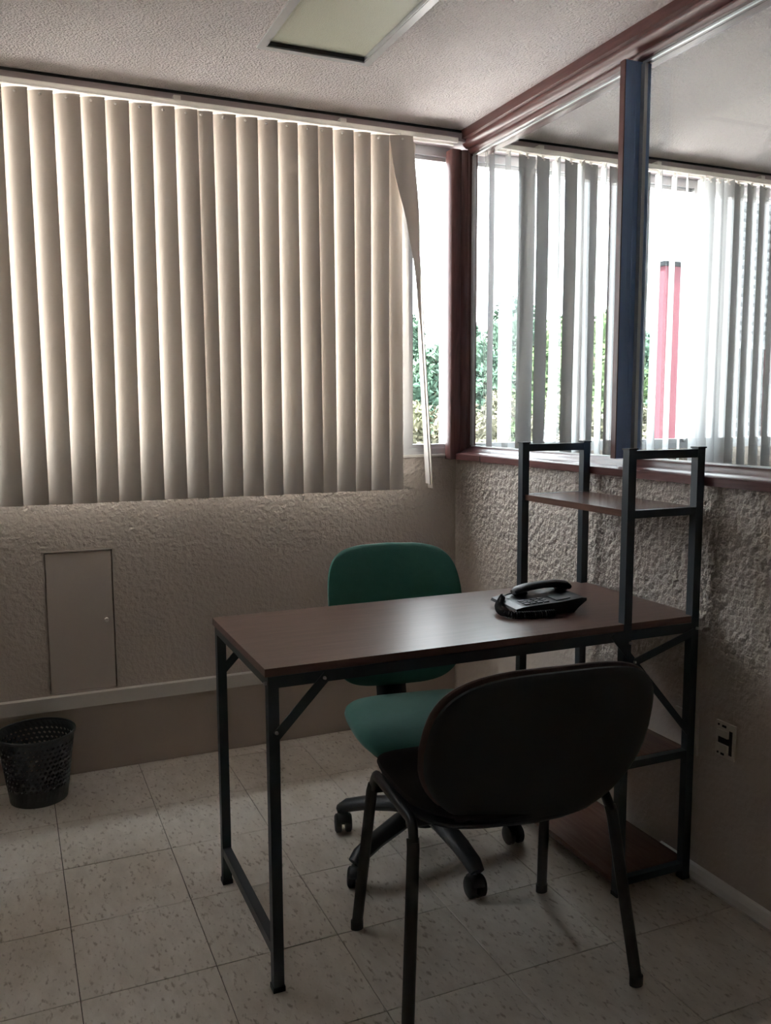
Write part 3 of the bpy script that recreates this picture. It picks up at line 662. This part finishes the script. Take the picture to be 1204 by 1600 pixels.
# ------------------------------------------------------------------ perforated waste basket
bn = thing('waste_basket', (-1.675, -0.150, 0), 'dark grey perforated plastic waste basket by the window wall', 'waste basket')
NU, NV = 42, 10; hgt = 0.235
def rad(z): return 0.092+(0.124-0.092)*z/hgt
def rim_pt(j, i, z): a = 2*math.pi*(j+0.5*i)/NU; return (rad(z)*math.cos(a), rad(z)*math.sin(a), z)
zs = [0.0, 0.004, 0.050]+[0.050+(0.210-0.050)*k/NV for k in range(1, NV+1)]+[0.228]
q = bmesh.new(); g = [[q.verts.new(rim_pt(j, i, z)) for j in range(NU)] for i, z in enumerate(zs)]
for i in range(len(zs)-1):
    for j in range(NU):
        c = [g[i][j], g[i][(j+1) % NU], g[i+1][(j+1) % NU], g[i+1][j]]
        if not 2 <= i < 2+NV: q.faces.new(c); continue
        k = 0.30; zm = (zs[i]+zs[i+1])/2; dz = (zs[i+1]-zs[i])*k        # diamond hole in every cell
        d = [q.verts.new(rim_pt(j+0.5+du, i+0.5+dv, zm+dv*(zs[i+1]-zs[i]))) for du, dv in ((0, -k), (k, 0), (0, k), (-k, 0))]
        for f in ((c[0], c[1], d[0]), (c[1], d[1], d[0]), (c[1], c[2], d[1]), (c[2], d[2], d[1]), (c[2], c[3], d[2]), (c[3], d[3], d[2]), (c[3], c[0], d[3]), (c[0], d[0], d[3])): q.faces.new(f)
q.faces.new(g[0][::-1])
o = build('body', q, 'bin', bn, False, False)
md = o.modifiers.new('thickness', 'SOLIDIFY'); md.thickness = 0.0022; md.offset = -1
q = bmesh.new(); tube(q, [(0.1245*math.cos(2*math.pi*k/48), 0.1245*math.sin(2*math.pi*k/48), 0.2305) for k in range(48)], 0.0035, 8, 0.0055, ref=(0, 0, 1), closed=True); build('rim', q, 'bin', bn, False, True)

# ------------------------------------------------------------------ outdoors
tag(build('ground', bx(-60, 90, 0.6, 120, GROUND-0.2, GROUND), 'soil'), kind='structure')
tag(build('wall_facade', bx(XL-2.5, X2+2.5, 0.15, 0.20, GROUND, SILL-0.05), 'conc'), kind='structure')
def foliage(blobs, n, size, rnd):
    b = bmesh.new()
    tot = sum(r*r for _, r in blobs)
    for c, r in blobs:
        core = bmesh.ops.create_icosphere(b, subdivisions=2, radius=r*0.86, matrix=Matrix.Translation(c))['verts']
        for v in core: v.co += (v.co-Vector(c))*rnd.uniform(-0.16, 0.10)
        for _ in range(int(n*r*r/tot)):
            d = Vector((rnd.gauss(0, 1), rnd.gauss(0, 1), rnd.gauss(0, 1))).normalized()
            p = Vector(c)+d*r*rnd.uniform(0.72, 1.08)
            u = Vector((rnd.gauss(0, 1), rnd.gauss(0, 1), rnd.gauss(0, 1))).normalized(); v = u.cross(d+Vector((.01, .02, .03))).normalized()
            s = size*rnd.uniform(0.6, 1.3); w = u.cross(v)*s*0.15
            vv = [b.verts.new(p-u*s), b.verts.new(p+v*s*0.45+w), b.verts.new(p+u*s), b.verts.new(p-v*s*0.45+w)]
            b.faces.new(vv)
    return b
def tree(x, y, top, wid, mat, label, cat, group, seed, name='leafy_tree', n=9000, leaf=0.13):
    rnd = random.Random(seed); t = thing(name, (x, y, GROUND), label, cat, 0, group)
    hh = top-GROUND; blobs = []
    lo = 0.30 if name == 'leafy_tree' else 0.12
    for k in range(11):
        f = lo+(0.88-lo)*(k/10); rr = wid*(0.34+0.30*math.sin(math.pi*min(1, f*1.05)))*rnd.uniform(.8, 1.15)*0.62
        a = rnd.uniform(0, 6.3); q = wid*0.42*(1-0.75*f)*rnd.uniform(.3, 1.1)
        blobs.append(((q*math.cos(a), q*math.sin(a), min(hh*f, hh-rr)), rr))
    build('crown', foliage(blobs, n, leaf, rnd), mat, t, False)
    q = bmesh.new(); tube(q, [(0, 0, 0), (0.05, 0.02, hh*0.3), (-0.04, 0.05, hh*0.55), (0.02, 0, hh*0.75)], 0.14, 8, rads=[1.2, .9, .6, .3])
    for k in range(4):
        a = k*1.6+seed; z0 = hh*(0.32+0.09*k); tube(q, [(0, 0, z0), (wid*0.18*math.cos(a), wid*0.18*math.sin(a), z0+hh*0.12), (wid*0.32*math.cos(a), wid*0.32*math.sin(a), z0+hh*0.2)], 0.05, 6, rads=[1, .7, .4])
    build('trunk', q, 'bark', t, False)
def dirpos(az, y): return -1.723+(y+3.22)*math.tan(R(az))
def topz(az, el, y): return 1.304+(y+3.22)/math.cos(R(az))*math.tan(R(el))
for az, el, y, w, m, sd_ in [(25.0, 6.7, 19, 2.3, 'leaf_a', 1), (28.4, 6.2, 24, 3.0, 'leaf_a', 2), (31.4, 7.5, 19, 2.4, 'leaf_a', 3), (35.2, 6.4, 24, 3.2, 'leaf_b', 4), (37.6, 6.2, 19, 2.6, 'leaf_b', 5), (41.0, 5.0, 24, 3.0, 'leaf_a', 6), (33.6, 4.4, 15, 1.7, 'leaf_b', 7)]:
    lab = 'tall blue-green tree beyond the window glass' if m == 'leaf_a' else 'bright yellow-green tree beyond the window glass'
    tree(dirpos(az, y), y, topz(az, el, y), w, m, lab, 'tree', 'trees outside, '+('blue-green' if m == 'leaf_a' else 'yellow-green'), sd_)
for az, el, y, w, sd_ in [(25.0, 1.2, 10, 1.3, 21), (27.9, 1.6, 12.4, 1.6, 22), (30.8, 2.0, 9.6, 1.15, 23), (34.2, 1.2, 12.4, 1.5, 24), (36.2, 1.0, 10, 1.3, 25), (39.2, 0.8, 12.4, 1.6, 26)]:
    tree(dirpos(az, y), y, topz(az, el, y), w, 'leaf_c', 'pale dry shrub below the trees outside', 'shrub', 'pale shrubs outside', sd_, 'dry_shrub', 7000, 0.08)
# red end wall and louvred wing of the neighbouring building
y = 5.9; x0 = dirpos(40.95, y); zt_ = topz(41, 8.6, y)
rw = thing('red_wall', (x0+0.6, y, GROUND), 'tall red rendered wall beside the louvred grey building outside', 'wall')
build('wall_slab', bx(x0, dirpos(44.6, 6.0)-0.04, y, y+0.12, GROUND, zt_), 'redwall', rw)
build('coping', bx(x0-0.03, dirpos(44.6, 6.0)-0.04, y-0.03, y+0.15, zt_, zt_+0.06), 'conc', rw)
y = 6.0; x0 = dirpos(44.6, y); x1 = x0+6
nb = thing('louvred_building', (x0+3, y+0.4, GROUND), 'grey building wing with rows of horizontal louvres outside the window', 'building')
zl0, zl1, zb0, zb1 = topz(46, 4.0, y), topz(46, 14.5, y), topz(46, -2.6, y), topz(46, -0.2, y)
build('wall', boxes([(x0, x1, y+0.12, y+0.9, GROUND, zl1+0.6), (x0, x1, y-0.02, y+0.12, zl1, zl1+0.6), (x0, x1, y, y+0.12, zb1+0.08, zl0-0.12), (x0, x1, y, y+0.12, GROUND, zb0)]), 'conc', nb)
build('sill_band', bx(x0-0.02, x1, y-0.06, y+0.119, zl0-0.118, zl0-0.02), 'louvre', nb)
lm = bmesh.new(); bar(lm, (x0, y+0.05, 0), (x1, y+0.05, 0), 0.075, 0.010, (0, -1, 1.6))
me = bpy.data.meshes.new('louvre'); lm.to_mesh(me); lm.free(); me.materials.append(MT['louvre'])
z = zl0+0.05
while z < zl1-0.03:
    o = link('louvre', me, nb); o.location = (-nb.location.x, -nb.location.y, z-GROUND); z += 0.125
z = zb0+0.06
while z < zb1:
    o = link('louvre', me, nb); o.location = (-nb.location.x, -nb.location.y, z-GROUND); z += 0.125
for k in range(4):
    xx = x0+0.75+k*1.5; build('pillar', bx(xx-0.10, xx+0.10, y-0.10, y-0.065, GROUND, zl0-0.13), 'redwall', nb)
